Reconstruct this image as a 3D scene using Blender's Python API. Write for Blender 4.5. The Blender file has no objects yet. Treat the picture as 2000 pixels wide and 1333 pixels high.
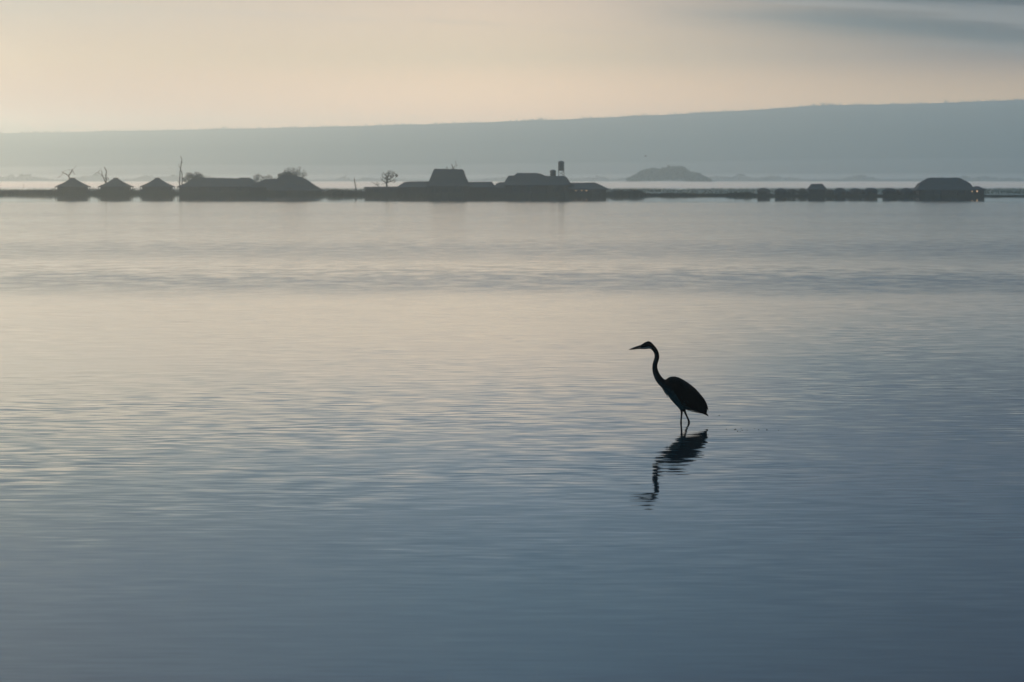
import bpy, bmesh, math, random
from mathutils import Vector, Matrix, noise
R = math.radians
random.seed(7)

# ------------------------------------------------------------------ camera, sky, sun, exposure
scene = bpy.context.scene
C = scene.collection
H_CAM = 3.17
F = 2000 * 200 / 36.0                    # focal length in pixels of the 2000 px wide photograph
PITCH = math.atan(316.5 / F)
cam = bpy.data.cameras.new('camera')
camo = bpy.data.objects.new('camera', cam)
C.objects.link(camo)
cam.lens = 200; cam.sensor_width = 36
cam.clip_start = 1; cam.clip_end = 30000
camo.location = (0, 0, H_CAM)
camo.rotation_euler = (R(90) - PITCH, 0, 0)
cam.dof.use_dof = True
cam.dof.focus_distance = 74.0
cam.dof.aperture_fstop = 11
scene.camera = camo
scene.render.resolution_x = 1024; scene.render.resolution_y = 682
scene.view_settings.view_transform = 'Standard'
scene.view_settings.look = 'None'
scene.view_settings.exposure = 0
scene.view_settings.gamma = 1
scene.cycles.use_denoising = True
scene.cycles.max_bounces = 5
scene.cycles.volume_bounces = 0
scene.cycles.glossy_bounces = 3
scene.cycles.diffuse_bounces = 2
scene.cycles.transparent_max_bounces = 8
scene.cycles.sample_clamp_indirect = 4

SUN_AZ, SUN_EL = -15.5, 2.4              # degrees, azimuth to the left of the view
SUN_STRENGTH = 0.71


class NT:
    """small helper for building node graphs"""
    def __init__(self, tree):
        self.t = tree; self.n = tree.nodes; self.l = tree.links
        self.n.clear()

    def add(self, typ, **kw):
        nd = self.n.new(typ)
        for k, v in kw.items():
            setattr(nd, k, v)
        return nd

    def put(self, sock, v):
        if hasattr(v, 'is_linked'):
            self.l.new(v, sock)
        else:
            if isinstance(v, (tuple, list)) and len(v) == 3 and len(sock.default_value) == 4:
                v = tuple(v) + (1,)
            sock.default_value = v

    def math(self, op, a, b=0.0, c=0.0, clamp=False):
        nd = self.add('ShaderNodeMath', operation=op, use_clamp=clamp)
        self.put(nd.inputs[0], a); self.put(nd.inputs[1], b); self.put(nd.inputs[2], c)
        return nd.outputs[0]

    def mix(self, f, a, b, blend='MIX'):
        nd = self.add('ShaderNodeMix', data_type='RGBA', blend_type=blend)
        self.put(nd.inputs[0], f); self.put(nd.inputs[6], a); self.put(nd.inputs[7], b)
        return nd.outputs[2]

    def ramp(self, f, stops, interp='LINEAR'):
        nd = self.add('ShaderNodeValToRGB')
        cr = nd.color_ramp; cr.interpolation = interp
        while len(cr.elements) > 1: cr.elements.remove(cr.elements[-1])
        cr.elements[0].position = stops[0][0]
        for i, (p, c) in enumerate(stops):
            e = cr.elements[0] if i == 0 else cr.elements.new(p)
            if not isinstance(c, (tuple, list)): c = (c, c, c)
            e.color = tuple(c) + (1,)
        self.put(nd.inputs[0], f)
        return nd.outputs[0]

    def smooth(self, v, a, b, lo=0.0, hi=1.0):
        nd = self.add('ShaderNodeMapRange', interpolation_type='SMOOTHSTEP')
        self.put(nd.inputs[0], v)
        for i, x in enumerate((a, b, lo, hi)): self.put(nd.inputs[1 + i], x)
        return nd.outputs[0]

    def xyz(self, x, y, z):
        nd = self.add('ShaderNodeCombineXYZ')
        self.put(nd.inputs[0], x); self.put(nd.inputs[1], y); self.put(nd.inputs[2], z)
        return nd.outputs[0]

    def noise(self, vec, scale=1.0, detail=2.0, rough=0.5, dist=0.0):
        nd = self.add('ShaderNodeTexNoise')
        self.put(nd.inputs['Vector'], vec); nd.inputs['Scale'].default_value = scale
        nd.inputs['Detail'].default_value = detail; nd.inputs['Roughness'].default_value = rough
        nd.inputs['Distortion'].default_value = dist
        return nd


def lin(r, g, b):
    f = lambda c: (c / 255 / 12.92) if c / 255 <= 0.04045 else ((c / 255 + 0.055) / 1.055) ** 2.4
    return (f(r), f(g), f(b))


# ---- sky: a low clouded dawn sky; colours by elevation for the left, middle and right of the view
world = bpy.data.worlds.new('World'); scene.world = world; world.use_nodes = True
w = NT(world.node_tree)
tc = w.add('ShaderNodeTexCoord')
sep = w.add('ShaderNodeSeparateXYZ'); w.l.new(tc.outputs['Generated'], sep.inputs[0])
DEG = 57.29578
el = w.math('MULTIPLY', w.math('ARCSINE', sep.outputs[2]), DEG)
az = w.math('MULTIPLY', w.math('ARCTAN2', sep.outputs[0], sep.outputs[1]), DEG)
E_MAX = 24.0
#        elevation, then linear colour at the left, middle and right of the view
SKY = [(0.0, (0.60, 0.30, 0.20), (2.35, 1.45, 0.85), (1.65, 1.00, 0.45)),
       (0.6, (0.66, 0.15, 0.06), (2.30, 1.30, 0.68), (1.60, 0.92, 0.35)),
       (1.2, (0.670, 0.39, 0.22), (1.040, 0.730, 0.430), (0.340, 0.220, 0.160)),
       (1.7, (0.530, 0.40, 0.32), (0.920, 0.660, 0.460), (0.01, 0.030, 0.060)),
       (2.2, (0.600, 0.470, 0.350), (0.580, 0.470, 0.390), (0.005, 0.034, 0.095)),
       (2.8, (0.115, 0.168, 0.205), (0.130, 0.196, 0.280), (0.005, 0.036, 0.105)),
       (3.4, (0.010, 0.065, 0.140), (0.030, 0.098, 0.190), (0.010, 0.042, 0.098)),
       (4.2, (0.0, 0.060, 0.150), (0.015, 0.088, 0.172), (0.002, 0.026, 0.078)),
       (5.5, (0.0, 0.040, 0.115), (0.0, 0.043, 0.118), (0.0, 0.012, 0.052)),
       (6.8, (0.0, 0.035, 0.095), (0.006, 0.040, 0.090), (0.0, 0.015, 0.052)),
       (9.0, (0.220, 0.420, 0.560), (0.220, 0.420, 0.560), (0.220, 0.420, 0.560)),  # from here up: unseen sky, raised to bright blue to add ambient to the haze
       (14.0, (0.430, 0.720, 0.980), (0.430, 0.720, 0.980), (0.430, 0.720, 0.980)),
       (24.0, (0.450, 0.770, 1.080), (0.450, 0.770, 1.080), (0.450, 0.770, 1.080))]
en = w.math('DIVIDE', el, E_MAX)
# warp elevation a little so that the gradient has soft cloudy unevenness
wv = w.noise(w.xyz(w.math('MULTIPLY', az, 0.10), w.math('MULTIPLY', el, 0.75), 3.1), 1.0, 4, 0.5)
warp = w.math('MULTIPLY', w.math('SUBTRACT', wv.outputs[0], 0.5), 0.045)
ew = w.math('ADD', en, w.math('MULTIPLY', warp, w.smooth(el, 0.9, 3.0)))
rl, rm, rr = [w.ramp(ew, [(e / E_MAX, row[i]) for e, *row in SKY]) for i in range(3)]
deck = w.mix(w.smooth(az, -5.4, 0.3), rl, rm)
deck = w.mix(w.smooth(az, -0.6, 5.6), deck, rr)
# streaked dark cloud, upper right of the view, sloping gently down to the right
tilt = w.math('ADD', el, w.math('MULTIPLY', az, 0.055))
cn = w.noise(w.xyz(w.math('MULTIPLY', az, 0.34), w.math('MULTIPLY', tilt, 3.4), 7.7), 1.0, 5, 0.55, 0.5)
cw = w.math('MULTIPLY', w.math('SUBTRACT', cn.outputs[0], 0.5), 0.30)
ec = w.math('ADD', el, cw)
upper = w.smooth(w.math('ADD', ec, w.math('MULTIPLY', az, 0.050)), 1.84, 2.02)
upper = w.math('MULTIPLY', upper, w.math('MULTIPLY', w.smooth(az, 1.2, 3.4), w.smooth(el, 3.2, 2.2)))
lo = w.math('DIVIDE', w.math('SUBTRACT', w.math('ADD', ec, w.math('MULTIPLY', az, 0.080)), 1.82), 0.14)
lower = w.math('MULTIPLY', w.math('EXPONENT', w.math('MULTIPLY', w.math('MULTIPLY', lo, lo), -1.0)), w.smooth(az, 0.6, 4.0, 0.0, 0.9))
cm = w.math('MAXIMUM', upper, lower)
deck = w.mix(cm, deck, w.mix(1.0, deck, (0.16, 0.36, 0.62), 'MULTIPLY'))
# thin veil streaks in the middle
vn = w.noise(w.xyz(w.math('MULTIPLY', az, 0.22), w.math('MULTIPLY', tilt, 4.4), 1.3), 1.0, 4, 0.5, 0.3)
vm = w.math('MULTIPLY', w.math('MULTIPLY', w.smooth(tilt, 1.25, 1.7), w.smooth(el, 2.6, 1.9)), w.smooth(vn.outputs[0], 0.50, 0.66))
deck = w.mix(w.math('MULTIPLY', vm, 0.5), deck, lin(160, 158, 158))
# wisps resting above the ridge on the left
pn = w.noise(w.xyz(w.math('MULTIPLY', az, 1.9), w.math('MULTIPLY', el, 3.2), 2.2), 1.0, 4, 0.55, 0.4)
pm = w.math('MULTIPLY', w.smooth(el, 0.72, 0.42), w.smooth(az, -2.6, -4.6))
pm = w.math('MULTIPLY', pm, w.smooth(pn.outputs[0], 0.46, 0.62))
deck = w.mix(w.math('MULTIPLY', pm, 0.75), deck, w.mix(1.0, deck, (0.35, 0.5, 0.6), 'MULTIPLY'))
# far round to the side and behind, the sky is dimmer and bluer
back = w.smooth(w.math('ABSOLUTE', az), 35.0, 110.0)
deck = w.mix(back, deck, (0.30, 0.46, 0.56))
# glow of the veiled sun, out of view to the left
da = w.math('DIVIDE', w.math('SUBTRACT', az, SUN_AZ), 3.5)
de = w.math('DIVIDE', w.math('SUBTRACT', el, SUN_EL), 2.5)
gl = w.math('EXPONENT', w.math('MULTIPLY', w.math('ADD', w.math('MULTIPLY', da, da), w.math('MULTIPLY', de, de)), -1.0))
deck = w.mix(gl, deck, (0.85, 0.68, 0.48))
sky = w.add('ShaderNodeTexSky', sky_type='NISHITA', sun_disc=False)
sky.sun_elevation = R(SUN_EL); sky.sun_rotation = R(SUN_AZ)
bg_sky = w.add('ShaderNodeBackground'); w.l.new(sky.outputs[0], bg_sky.inputs[0]); bg_sky.inputs[1].default_value = 0.05
bg_deck = w.add('ShaderNodeBackground'); w.l.new(deck, bg_deck.inputs[0]); bg_deck.inputs[1].default_value = 1.0
ms = w.add('ShaderNodeMixShader')
w.put(ms.inputs[0], w.smooth(el, 14.0, 50.0, 1.0, 0.8))
w.l.new(bg_sky.outputs[0], ms.inputs[1]); w.l.new(bg_deck.outputs[0], ms.inputs[2])
wo = w.add('ShaderNodeOutputWorld'); w.l.new(ms.outputs[0], wo.inputs[0])
world.cycles.sampling_method = 'MANUAL'; world.cycles.sample_map_resolution = 1024

sl = bpy.data.lights.new('sun', 'SUN'); so = bpy.data.objects.new('sun', sl); C.objects.link(so)
sl.energy = SUN_STRENGTH; sl.angle = R(3); sl.color = (1.0, 0.72, 0.47)
sd = Vector((math.sin(R(SUN_AZ)) * math.cos(R(SUN_EL)), math.cos(R(SUN_AZ)) * math.cos(R(SUN_EL)), math.sin(R(SUN_EL))))
so.rotation_euler = sd.to_track_quat('Z', 'Y').to_euler()
so.location = (0, 0, 60)


# ------------------------------------------------------------------ helpers
def at(px, py, Y):
    """world x and z of a photograph pixel at distance Y (used to measure the place from the photograph)"""
    u = (px - 1000) / F; v = (666.5 - py) / F
    c, s = math.cos(PITCH), math.sin(PITCH)
    k = Y / (c + v * s)
    return Vector((u * k, Y, H_CAM + (-s + v * c) * k))


def material(name, col, col2=None, scale=3.0, rough=0.8, stretch=(1, 1, 1), bump=0.0, spec=0.3):
    m = bpy.data.materials.new(name); m.use_nodes = True
    t = NT(m.node_tree)
    g = t.add('ShaderNodeTexCoord'); mp = t.add('ShaderNodeMapping')
    mp.inputs['Scale'].default_value = stretch
    t.l.new(g.outputs['Object'], mp.inputs[0])
    n = t.noise(mp.outputs[0], scale, 5, 0.6)
    c = t.mix(t.smooth(n.outputs[0], 0.35, 0.65), col, col2 or tuple(x * 0.6 for x in col))
    b = t.add('ShaderNodeBsdfPrincipled'); t.put(b.inputs['Base Color'], c)
    b.inputs['Roughness'].default_value = rough
    b.inputs['Specular IOR Level'].default_value = spec
    if bump:
        bp = t.add('ShaderNodeBump'); bp.inputs['Strength'].default_value = bump
        bp.inputs['Distance'].default_value = 0.05
        t.l.new(n.outputs[0], bp.inputs['Height']); t.l.new(bp.outputs[0], b.inputs['Normal'])
    o = t.add('ShaderNodeOutputMaterial'); t.l.new(b.outputs[0], o.inputs[0])
    return m


M = dict(
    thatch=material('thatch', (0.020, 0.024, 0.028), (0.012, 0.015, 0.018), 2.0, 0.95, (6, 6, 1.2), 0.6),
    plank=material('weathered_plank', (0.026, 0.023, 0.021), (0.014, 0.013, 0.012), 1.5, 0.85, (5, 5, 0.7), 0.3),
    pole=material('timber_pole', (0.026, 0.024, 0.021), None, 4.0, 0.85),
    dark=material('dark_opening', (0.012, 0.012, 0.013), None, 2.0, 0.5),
    iron=material('corrugated_iron', (0.075, 0.080, 0.082), (0.05, 0.045, 0.04), 1.0, 0.55, (8, 8, 1), 0.3),
    tank=material('black_tank_plastic', (0.020, 0.022, 0.024), None, 1.0, 0.5),
    bark=material('dead_wood', (0.050, 0.044, 0.038), (0.028, 0.025, 0.022), 6.0, 0.9),
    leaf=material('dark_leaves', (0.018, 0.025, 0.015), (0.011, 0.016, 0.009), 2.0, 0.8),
    reed=material('reed_blades', (0.026, 0.028, 0.017), (0.016, 0.018, 0.012), 0.6, 0.85),
    marsh=material('marsh_turf', (0.12, 0.125, 0.10), (0.08, 0.085, 0.07), 0.05, 0.95),
    grass=material('pale_marsh_grass', (0.13, 0.135, 0.105), (0.085, 0.09, 0.07), 0.3, 0.95),
    hill=material('wooded_hillside', (0.028, 0.036, 0.028), (0.022, 0.028, 0.022), 0.012, 0.95),
)


def window_material():
    m = bpy.data.materials.new('window_glass'); m.use_nodes = True
    t = NT(m.node_tree)
    b = t.add('ShaderNodeBsdfPrincipled')
    b.inputs['Base Color'].default_value = (0.02, 0.02, 0.02, 1); b.inputs['Roughness'].default_value = 0.1
    o = t.add('ShaderNodeOutputMaterial'); t.l.new(b.outputs[0], o.inputs[0])
    return m


def lit_material(name, power):
    m = bpy.data.materials.new(name); m.use_nodes = True
    t = NT(m.node_tree)
    e = t.add('ShaderNodeEmission'); e.inputs[0].default_value = (1.0, 0.62, 0.36, 1); e.inputs[1].default_value = power
    o = t.add('ShaderNodeOutputMaterial'); t.l.new(e.outputs[0], o.inputs[0])
    return m


M['glass'] = window_material(); M['lit'] = lit_material('dim_lit_window', .36); M['lit_bright'] = lit_material('lit_window', .85)


def obj(name, bm, mat, parent=None, smooth=False, recalc=True):
    if recalc: bmesh.ops.recalc_face_normals(bm, faces=bm.faces[:])
    me = bpy.data.meshes.new(name); bm.to_mesh(me); bm.free()
    if mat: me.materials.append(mat)
    if smooth:
        for p in me.polygons: p.use_smooth = True
    o = bpy.data.objects.new(name, me); C.objects.link(o)
    if parent: o.parent = parent
    return o


def tag(o, label, cat, group=None, kind=None):
    o['label'] = label
    if cat: o['category'] = cat
    if group: o['group'] = group
    if kind: o['kind'] = kind
    return o


def thing(name, label, cat, loc, rz=0, group=None):
    o = bpy.data.objects.new(name, None); C.objects.link(o)
    o.location = loc; o.rotation_euler = (0, 0, rz); o.empty_display_size = 0.5
    return tag(o, label, cat, group)


def children(o):
    return [c for c in bpy.data.objects if c.parent is o]


def copy_tree(o, loc, label):
    def rec(s, p):
        c = s.copy(); C.objects.link(c)
        if p: c.parent = p
        for ch in children(s): rec(ch, c)
        return c
    r = rec(o, None); r.location = loc; r['label'] = label
    return r


def box(bm, c, s, rz=0.0):
    vs = bmesh.ops.create_cube(bm, size=1.0)['verts']
    bmesh.ops.scale(bm, vec=s, verts=vs)
    if rz: bmesh.ops.rotate(bm, cent=(0, 0, 0), matrix=Matrix.Rotation(rz, 3, 'Z'), verts=vs)
    bmesh.ops.translate(bm, vec=c, verts=vs)
    return vs


def tube(bm, pts, rads, seg=6, caps=True):
    rings = []; prev = None
    for i, p in enumerate(pts):
        p = Vector(p)
        a = Vector(pts[max(i - 1, 0)]); b = Vector(pts[min(i + 1, len(pts) - 1)])
        d = (b - a).normalized()
        ref = prev if prev is not None and abs(prev.dot(d)) < 0.95 else (Vector((0, 1, 0)) if abs(d.y) < 0.9 else Vector((1, 0, 0)))
        n = (ref - d * ref.dot(d)).normalized(); prev = n
        bb = d.cross(n); r = rads[i]
        r1, r2 = (r if isinstance(r, tuple) else (r, r))
        rings.append([bm.verts.new(p + n * (r2 * math.cos(t)) + bb * (r1 * math.sin(t)))
                      for t in [2 * math.pi * k / seg for k in range(seg)]])
    for A, B in zip(rings, rings[1:]):
        for k in range(seg):
            bm.faces.new((A[k], A[(k + 1) % seg], B[(k + 1) % seg], B[k]))
    if caps:
        bm.faces.new(rings[0][::-1]); bm.faces.new(rings[-1])
    return rings


def loft(bm, prof, cx=0.0, cy=0.0, round_=0.0, jitter=0.0, sub=1):
    """stack of rectangles (half x, half y, z, optional x shift); a thatched roof is such a stack"""
    rings = []
    for pr in prof:
        hx, hy, z = pr[:3]; sx = pr[3] if len(pr) > 3 else 0.0
        base = []
        if round_ > 0:
            for k in range(24):
                t = 2 * math.pi * (k + 0.5) / 24; e = 1 - round_ * 0.5
                x = math.copysign(abs(math.cos(t)) ** e, math.cos(t)); y = math.copysign(abs(math.sin(t)) ** e, math.sin(t))
                base.append((x * hx, y * hy))
        else:
            cs = [(-1, -1), (1, -1), (1, 1), (-1, 1)]
            for i in range(4):
                a, b = cs[i], cs[(i + 1) % 4]
                for k in range(sub):
                    f = k / sub
                    base.append(((a[0] + (b[0] - a[0]) * f) * hx, (a[1] + (b[1] - a[1]) * f) * hy))
        rings.append([bm.verts.new((cx + sx + x, cy + y, z + random.uniform(-jitter, jitter))) for x, y in base])
    n = len(rings[0])
    for A, B in zip(rings, rings[1:]):
        for k in range(n):
            bm.faces.new((A[k], A[(k + 1) % n], B[(k + 1) % n], B[k]))
    bm.faces.new(rings[0][::-1]); bm.faces.new(rings[-1])


# ------------------------------------------------------------------ water
def water_material():
    m = bpy.data.materials.new('lake_water'); m.use_nodes = True
    t = NT(m.node_tree)
    g = t.add('ShaderNodeNewGeometry')
    s = t.add('ShaderNodeSeparateXYZ'); t.l.new(g.outputs['Position'], s.inputs[0])
    X, Y = s.outputs[0], s.outputs[1]
    # wind lanes lie across the lake; they wander a little
    wob = t.noise(t.xyz(t.math('MULTIPLY', X, 0.012), t.math('MULTIPLY', Y, 0.010), 0.0), 1.0, 3, 0.55)
    wob2 = t.noise(t.xyz(t.math('MULTIPLY', X, 0.09), t.math('MULTIPLY', Y, 0.05), 5.0), 1.0, 4, 0.6)
    lane = t.math('DIVIDE', 35222.0, t.math('MAXIMUM', Y, 20.0))
    lane = t.math('ADD', lane, t.math('MULTIPLY', t.math('SUBTRACT', wob.outputs[0], 0.5), t.smooth(lane, 55, 190, 0, 40)))
    lane = t.math('ADD', lane, t.math('MULTIPLY', t.math('SUBTRACT', wob2.outputs[0], 0.5), t.smooth(lane, 60, 190, 0, 36)))
    wob3 = t.noise(t.xyz(t.math('MULTIPLY', X, 0.8), t.math('MULTIPLY', Y, 0.24), 2.0), 1.0, 4, 0.7)
    lane = t.math('ADD', lane, t.math('MULTIPLY', t.math('SUBTRACT', wob3.outputs[0], 0.5), t.smooth(lane, 80, 190, 0, 40)))
    ln = t.math('DIVIDE', lane, 1000.0)
    A = [(0, .009), (.021, .009), (.027, .0006), (.043, .0006), (.050, .0075), (.064, .0062), (.069, .0100), (.075, .0062),
         (.083, .0058), (.087, .0085), (.092, .0060), (.101, .0080), (.107, .0062), (.116, .0064), (.132, .0118), (.144, .0118), (.160, .0060),
         (.172, .0060), (.198, .0178), (.212, .0172), (.240, .0056), (.300, .0052), (.420, .0044), (.520, .0030), (.640, .0018),
         (.800, .0012), (1.0, .0012)]
    alpha = t.ramp(ln, [(p, v * 50) for p, v in A])
    alpha = t.math('DIVIDE', alpha, 50.0)
    gust = t.math('MULTIPLY', t.smooth(wob3.outputs[0], 0.36, 0.64, -0.34, 0.42), t.smooth(Y, 95, 165))
    alpha = t.math('MULTIPLY', alpha, t.math('ADD', gust, 1.0))
    rough = t.math('SQRT', t.math('MULTIPLY', alpha, t.smooth(Y, 70, 260, 0.22, 0.85)))
    # ripple slopes (x, y) from coloured noise, in metres
    patch = t.noise(t.xyz(t.math('MULTIPLY', X, 0.35), t.math('MULTIPLY', Y, 0.12), 9.0), 1.0, 3, 0.6)
    pamp = t.smooth(patch.outputs[0], 0.34, 0.70, 0.6, 1.3)
    def slopes(fx, fy, z, detail=2):
        n = t.noise(t.xyz(t.math('MULTIPLY', X, fx), t.math('MULTIPLY', Y, fy), z), 1.0, detail, 0.5)
        c = t.add('ShaderNodeSeparateColor'); t.l.new(n.outputs['Color'], c.inputs[0])
        return [t.math('SUBTRACT', c.outputs[i], 0.5) for i in (0, 1)]
    f1 = slopes(2.1, 4.2, 0.0); f2 = slopes(1.0, 1.9, 4.0); f3 = slopes(0.2, 0.35, 8.0)
    near = t.math('MULTIPLY', t.smooth(Y, 60, 420, 1.0, 0.0), t.smooth(Y, 68, 98, 1.0, 0.34))
    mid = t.smooth(Y, 66, 96, 1.0, 0.45)
    a1 = t.math('MULTIPLY', t.math('MULTIPLY', alpha, 12.5), t.math('MULTIPLY', pamp, near))
    a2 = t.math('MULTIPLY', t.math('MULTIPLY', alpha, mid), t.math('MULTIPLY', pamp, 1.9))
    a3 = t.math('MULTIPLY', alpha, 0.6)
    def comb(i, k):
        v = t.math('MULTIPLY', f1[i], a1)
        v = t.math('MULTIPLY_ADD', f2[i], a2, v)
        v = t.math('MULTIPLY_ADD', f3[i], a3, v)
        return t.math('MULTIPLY', v, k)
    nv = t.add('ShaderNodeVectorMath', operation='NORMALIZE')
    t.l.new(t.xyz(comb(0, 0.6), comb(1, 1.0), 1.0), nv.inputs[0])
    b = t.add('ShaderNodeBsdfPrincipled')
    b.inputs['Base Color'].default_value = (0.016, 0.028, 0.036, 1)
    b.inputs['IOR'].default_value = 1.333
    t.put(b.inputs['Roughness'], rough); t.l.new(nv.outputs[0], b.inputs['Normal'])
    o = t.add('ShaderNodeOutputMaterial'); t.l.new(b.outputs[0], o.inputs[0])
    return m


bm = bmesh.new()
vs = [bm.verts.new(p) for p in ((-5500, -200, 0), (5500, -200, 0), (5500, 11500, 0), (-5500, 11500, 0))]
bm.faces.new(vs)
tag(obj('water', bm, water_material(), recalc=False), 'calm lake water with faint ripples and wind lanes', None, kind='structure')

# ------------------------------------------------------------------ the low marshy spit and the land behind
SHORE = [(-2000, 382), (-200, 380), (340, 380.3), (640, 381.5), (700, 382), (1190, 382.5), (1260, 383), (1420, 383), (1480, 384), (1920, 384.3), (2300, 384.5), (4000, 384)]


def interp(tab, x):
    if x <= tab[0][0]: return tab[0][1]
    for (a, b), (c, d) in zip(tab, tab[1:]):
        if x <= c: return b + (d - b) * (x - a) / (c - a)
    return tab[-1][1]


def shore_y(x):
    """front edge of the spit at world x"""
    Y = 1100.0
    for _ in range(4):
        Y = F * H_CAM / (interp(SHORE, 1000 + x / Y * F) - 350)
    return Y + 3.0 * noise.noise(Vector((x * 0.12, 0, 0))) + 1.0 * noise.noise(Vector((x * 0.6, 3, 0)))


def land_back(x):
    return 1640 + 60 * noise.noise(Vector((x * 0.006, 1, 0))) + x * 0.45


bm = bmesh.new(); prev = None
N = 420
for i in range(N + 1):
    x = -420 + 840 * i / N
    ys = shore_y(x); yb = max(land_back(x), ys + 120)
    col = []
    for k, (f, z) in enumerate(((0, -0.25), (0.012, 0.05), (0.04, 0.16), (0.2, 0.22), (0.5, 0.2), (0.93, 0.15), (1, -0.2))):
        col.append(bm.verts.new((x, ys + (yb - ys) * f, z + 0.08 * noise.noise(Vector((x * .1, f * 30, 0))) * (0 < k < 6))))
    if prev:
        for a in range(len(col) - 1):
            bm.faces.new((prev[a], col[a], col[a + 1], prev[a + 1]))
    prev = col
tag(obj('ground', bm, M['marsh'], smooth=True), 'low marshy spit behind the open water', None, kind='structure')

# hills: rises from the far shore (5 km) to the ridge line (8.2 km) and on
RIDGE = [(-3000, 268), (0, 260.5), (200, 257), (430, 252.5), (600, 249), (900, 241), (1100, 233.5), (1250, 227), (1500, 213.5), (1590, 207),
         (1640, 205.5), (1800, 203), (2000, 195), (2400, 191), (4000, 200)]
YR = 8200.0
bm = bmesh.new(); prev = None
N = 500
TERR = []
prof = [(5030, -0.3), (5080, 0.012), (5600, 0.04), (6400, 0.22), (7200, 0.55), (7800, 0.86), (YR, 1.0), (8700, 1.02), (9600, 0.9)]
for i in range(N + 1):
    x = -2600 + 5200 * i / N
    px = 1000 + x / YR * F
    zr = at(px, interp(RIDGE, px), YR).z
    col = []
    for y, f in prof:
        z = f * zr if f >= 0 else -0.5
        if 0.1 < f < 1: z += 2.5 * noise.noise(Vector((x * .004, y * .003, 0)))
        if f >= 1: z += 0.5 * noise.noise(Vector((x * .03, 0, 2)))
        col.append(bm.verts.new((x, y, z)))
    TERR.append([v_.co.copy() for v_ in col])
    if prev:
        for a in range(len(col) - 1): bm.faces.new((prev[a], col[a], col[a + 1], prev[a + 1]))
    prev = col
tag(obj('hills', bm, M['hill'], smooth=True), 'long hazy ridge across the far side of the lake', None, kind='structure')


def ridge_z(x):
    px = 1000 + x / YR * F
    return at(px, interp(RIDGE, px), YR).z


# ------------------------------------------------------------------ foliage
def leaf_blob(bm, c, r, n, size, flat=1.0, shell=0.55):
    for _ in range(n):
        d = Vector((random.gauss(0, 1), random.gauss(0, 1), random.gauss(0, 1))).normalized()
        rr = (shell + (1 - shell) * random.random()) if random.random() < .7 else random.random()
        p = Vector(c) + Vector((d.x * r[0], d.y * r[1], d.z * r[2] * flat)) * rr
        s = size * random.uniform(0.5, 1.3)
        q = Matrix.Rotation(random.uniform(0, 6.28), 3, 'Z') @ Matrix.Rotation(random.uniform(0, 3.14), 3, 'X')
        ps = [p + q @ Vector(v) for v in ((-s, 0, 0), (0, -s * .5, 0), (s, 0, 0), (0, s * .5, 0))]
        bm.faces.new([bm.verts.new(v) for v in ps])


def grow(bm, p, d, L, r, depth, spread=0.6, tips=None, seg=5, up=0.15, kids=(2, 3)):
    pts = [Vector(p)]; rads = [r]; d = Vector(d).normalized()
    for k in range(3):
        d = (d + Vector((random.uniform(-1, 1), random.uniform(-1, 1), random.uniform(-.6, 1))) * 0.16 + Vector((0, 0, up * .3))).normalized()
        pts.append(pts[-1] + d * L / 3); rads.append(max(0.008, r * (1 - 0.17 * (k + 1))))
    tube(bm, pts, rads, seg)
    if depth <= 0:
        if tips is not None: tips.append(pts[-1])
        return
    for _ in range(random.randint(*kids)):
        a = Vector((random.uniform(-1, 1), random.uniform(-1, 1), random.uniform(-.4, .8))) * spread
        grow(bm, pts[random.choice((2, 3, 3))], d + a, L * random.uniform(0.55, 0.8), r * 0.55, depth - 1, spread, tips, seg, up, kids)


def chain(bm, P, r0, r1, Y, o, wob=0.0):
    """branch through measured photograph points, with real depth wander"""
    pts = []
    for i, (px, py) in enumerate(P):
        v = at(px, py, Y) - o
        v.y += wob * (i / max(1, len(P) - 1)) * random.uniform(-1, 1)
        pts.append(v)
    n = len(pts); r0 *= 1.25; r1 *= 1.6
    tube(bm, pts, [r0 + (r1 - r0) * i / (n - 1) for i in range(n)], 6)


def bare_tree(name, px, Y, branches, label, cat='dead tree', group='bare dead trees', twigs=0):
    o = at(px, 380, Y); o.z = 0.1
    t = thing(name, label, cat, o, 0, group)
    bt = bmesh.new(); chain(bt, branches[0][0], branches[0][1], branches[0][2], Y, o); obj('trunk', bt, M['bark'], t, True)
    for br in branches[1:]:
        bb = bmesh.new(); chain(bb, br[0], br[1], br[2], Y, o, 0.5)
        for _ in range(twigs):
            i = random.randrange(len(br[0])); q = at(*br[0][i], Y) - o
            grow(bb, q, (random.uniform(-1, 1), random.uniform(-.6, .6), random.uniform(-.2, 1)), random.uniform(.4, .9), .042, 1, 0.8)
        obj('branch', bb, M['bark'], t, True)
    return t


def leafy_tree(name, px, py_top, width_px, Y, label, cat, group, crown_h, trunk_z=1.0, leaves=700, size=.11, bare=.5, base=0.1):
    top = at(px, py_top, Y); o = Vector((top.x, Y, base)); H = top.z - base; W = width_px / F * Y
    t = thing(name, label, cat, o, 0, group)
    bt = bmesh.new(); tips = []
    for k in range(4):
        a = 2 * math.pi * k / 4 + random.random()
        grow(bt, (0, 0, 0), (math.cos(a) * W / H * .5, math.sin(a) * .4, 1), H * .42, .13, 3, .75, tips)
    for v in bt.verts:
        v.co.x = max(-W * .52, min(W * .52, v.co.x)); v.co.z = min(v.co.z, H * (1.02 - .25 * abs(v.co.x / W)))
    obj('trunk', bt, M['bark'], t, True)
    bc = bmesh.new()
    nb = 12
    for k in range(nb):
        cx = ((k + .5) / nb - .5) * W * .86; f = math.sqrt(max(0, 1 - (2 * cx / W) ** 2))
        cz = H - crown_h * (1 - f * random.uniform(.5, .85))
        leaf_blob(bc, (cx, random.uniform(-.4, .4) * W * .6, cz), (W * .17, W * .17, crown_h * .25), leaves // nb, size)
    obj('crown', bc, M['leaf'], t, recalc=False)
    return t


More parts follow.
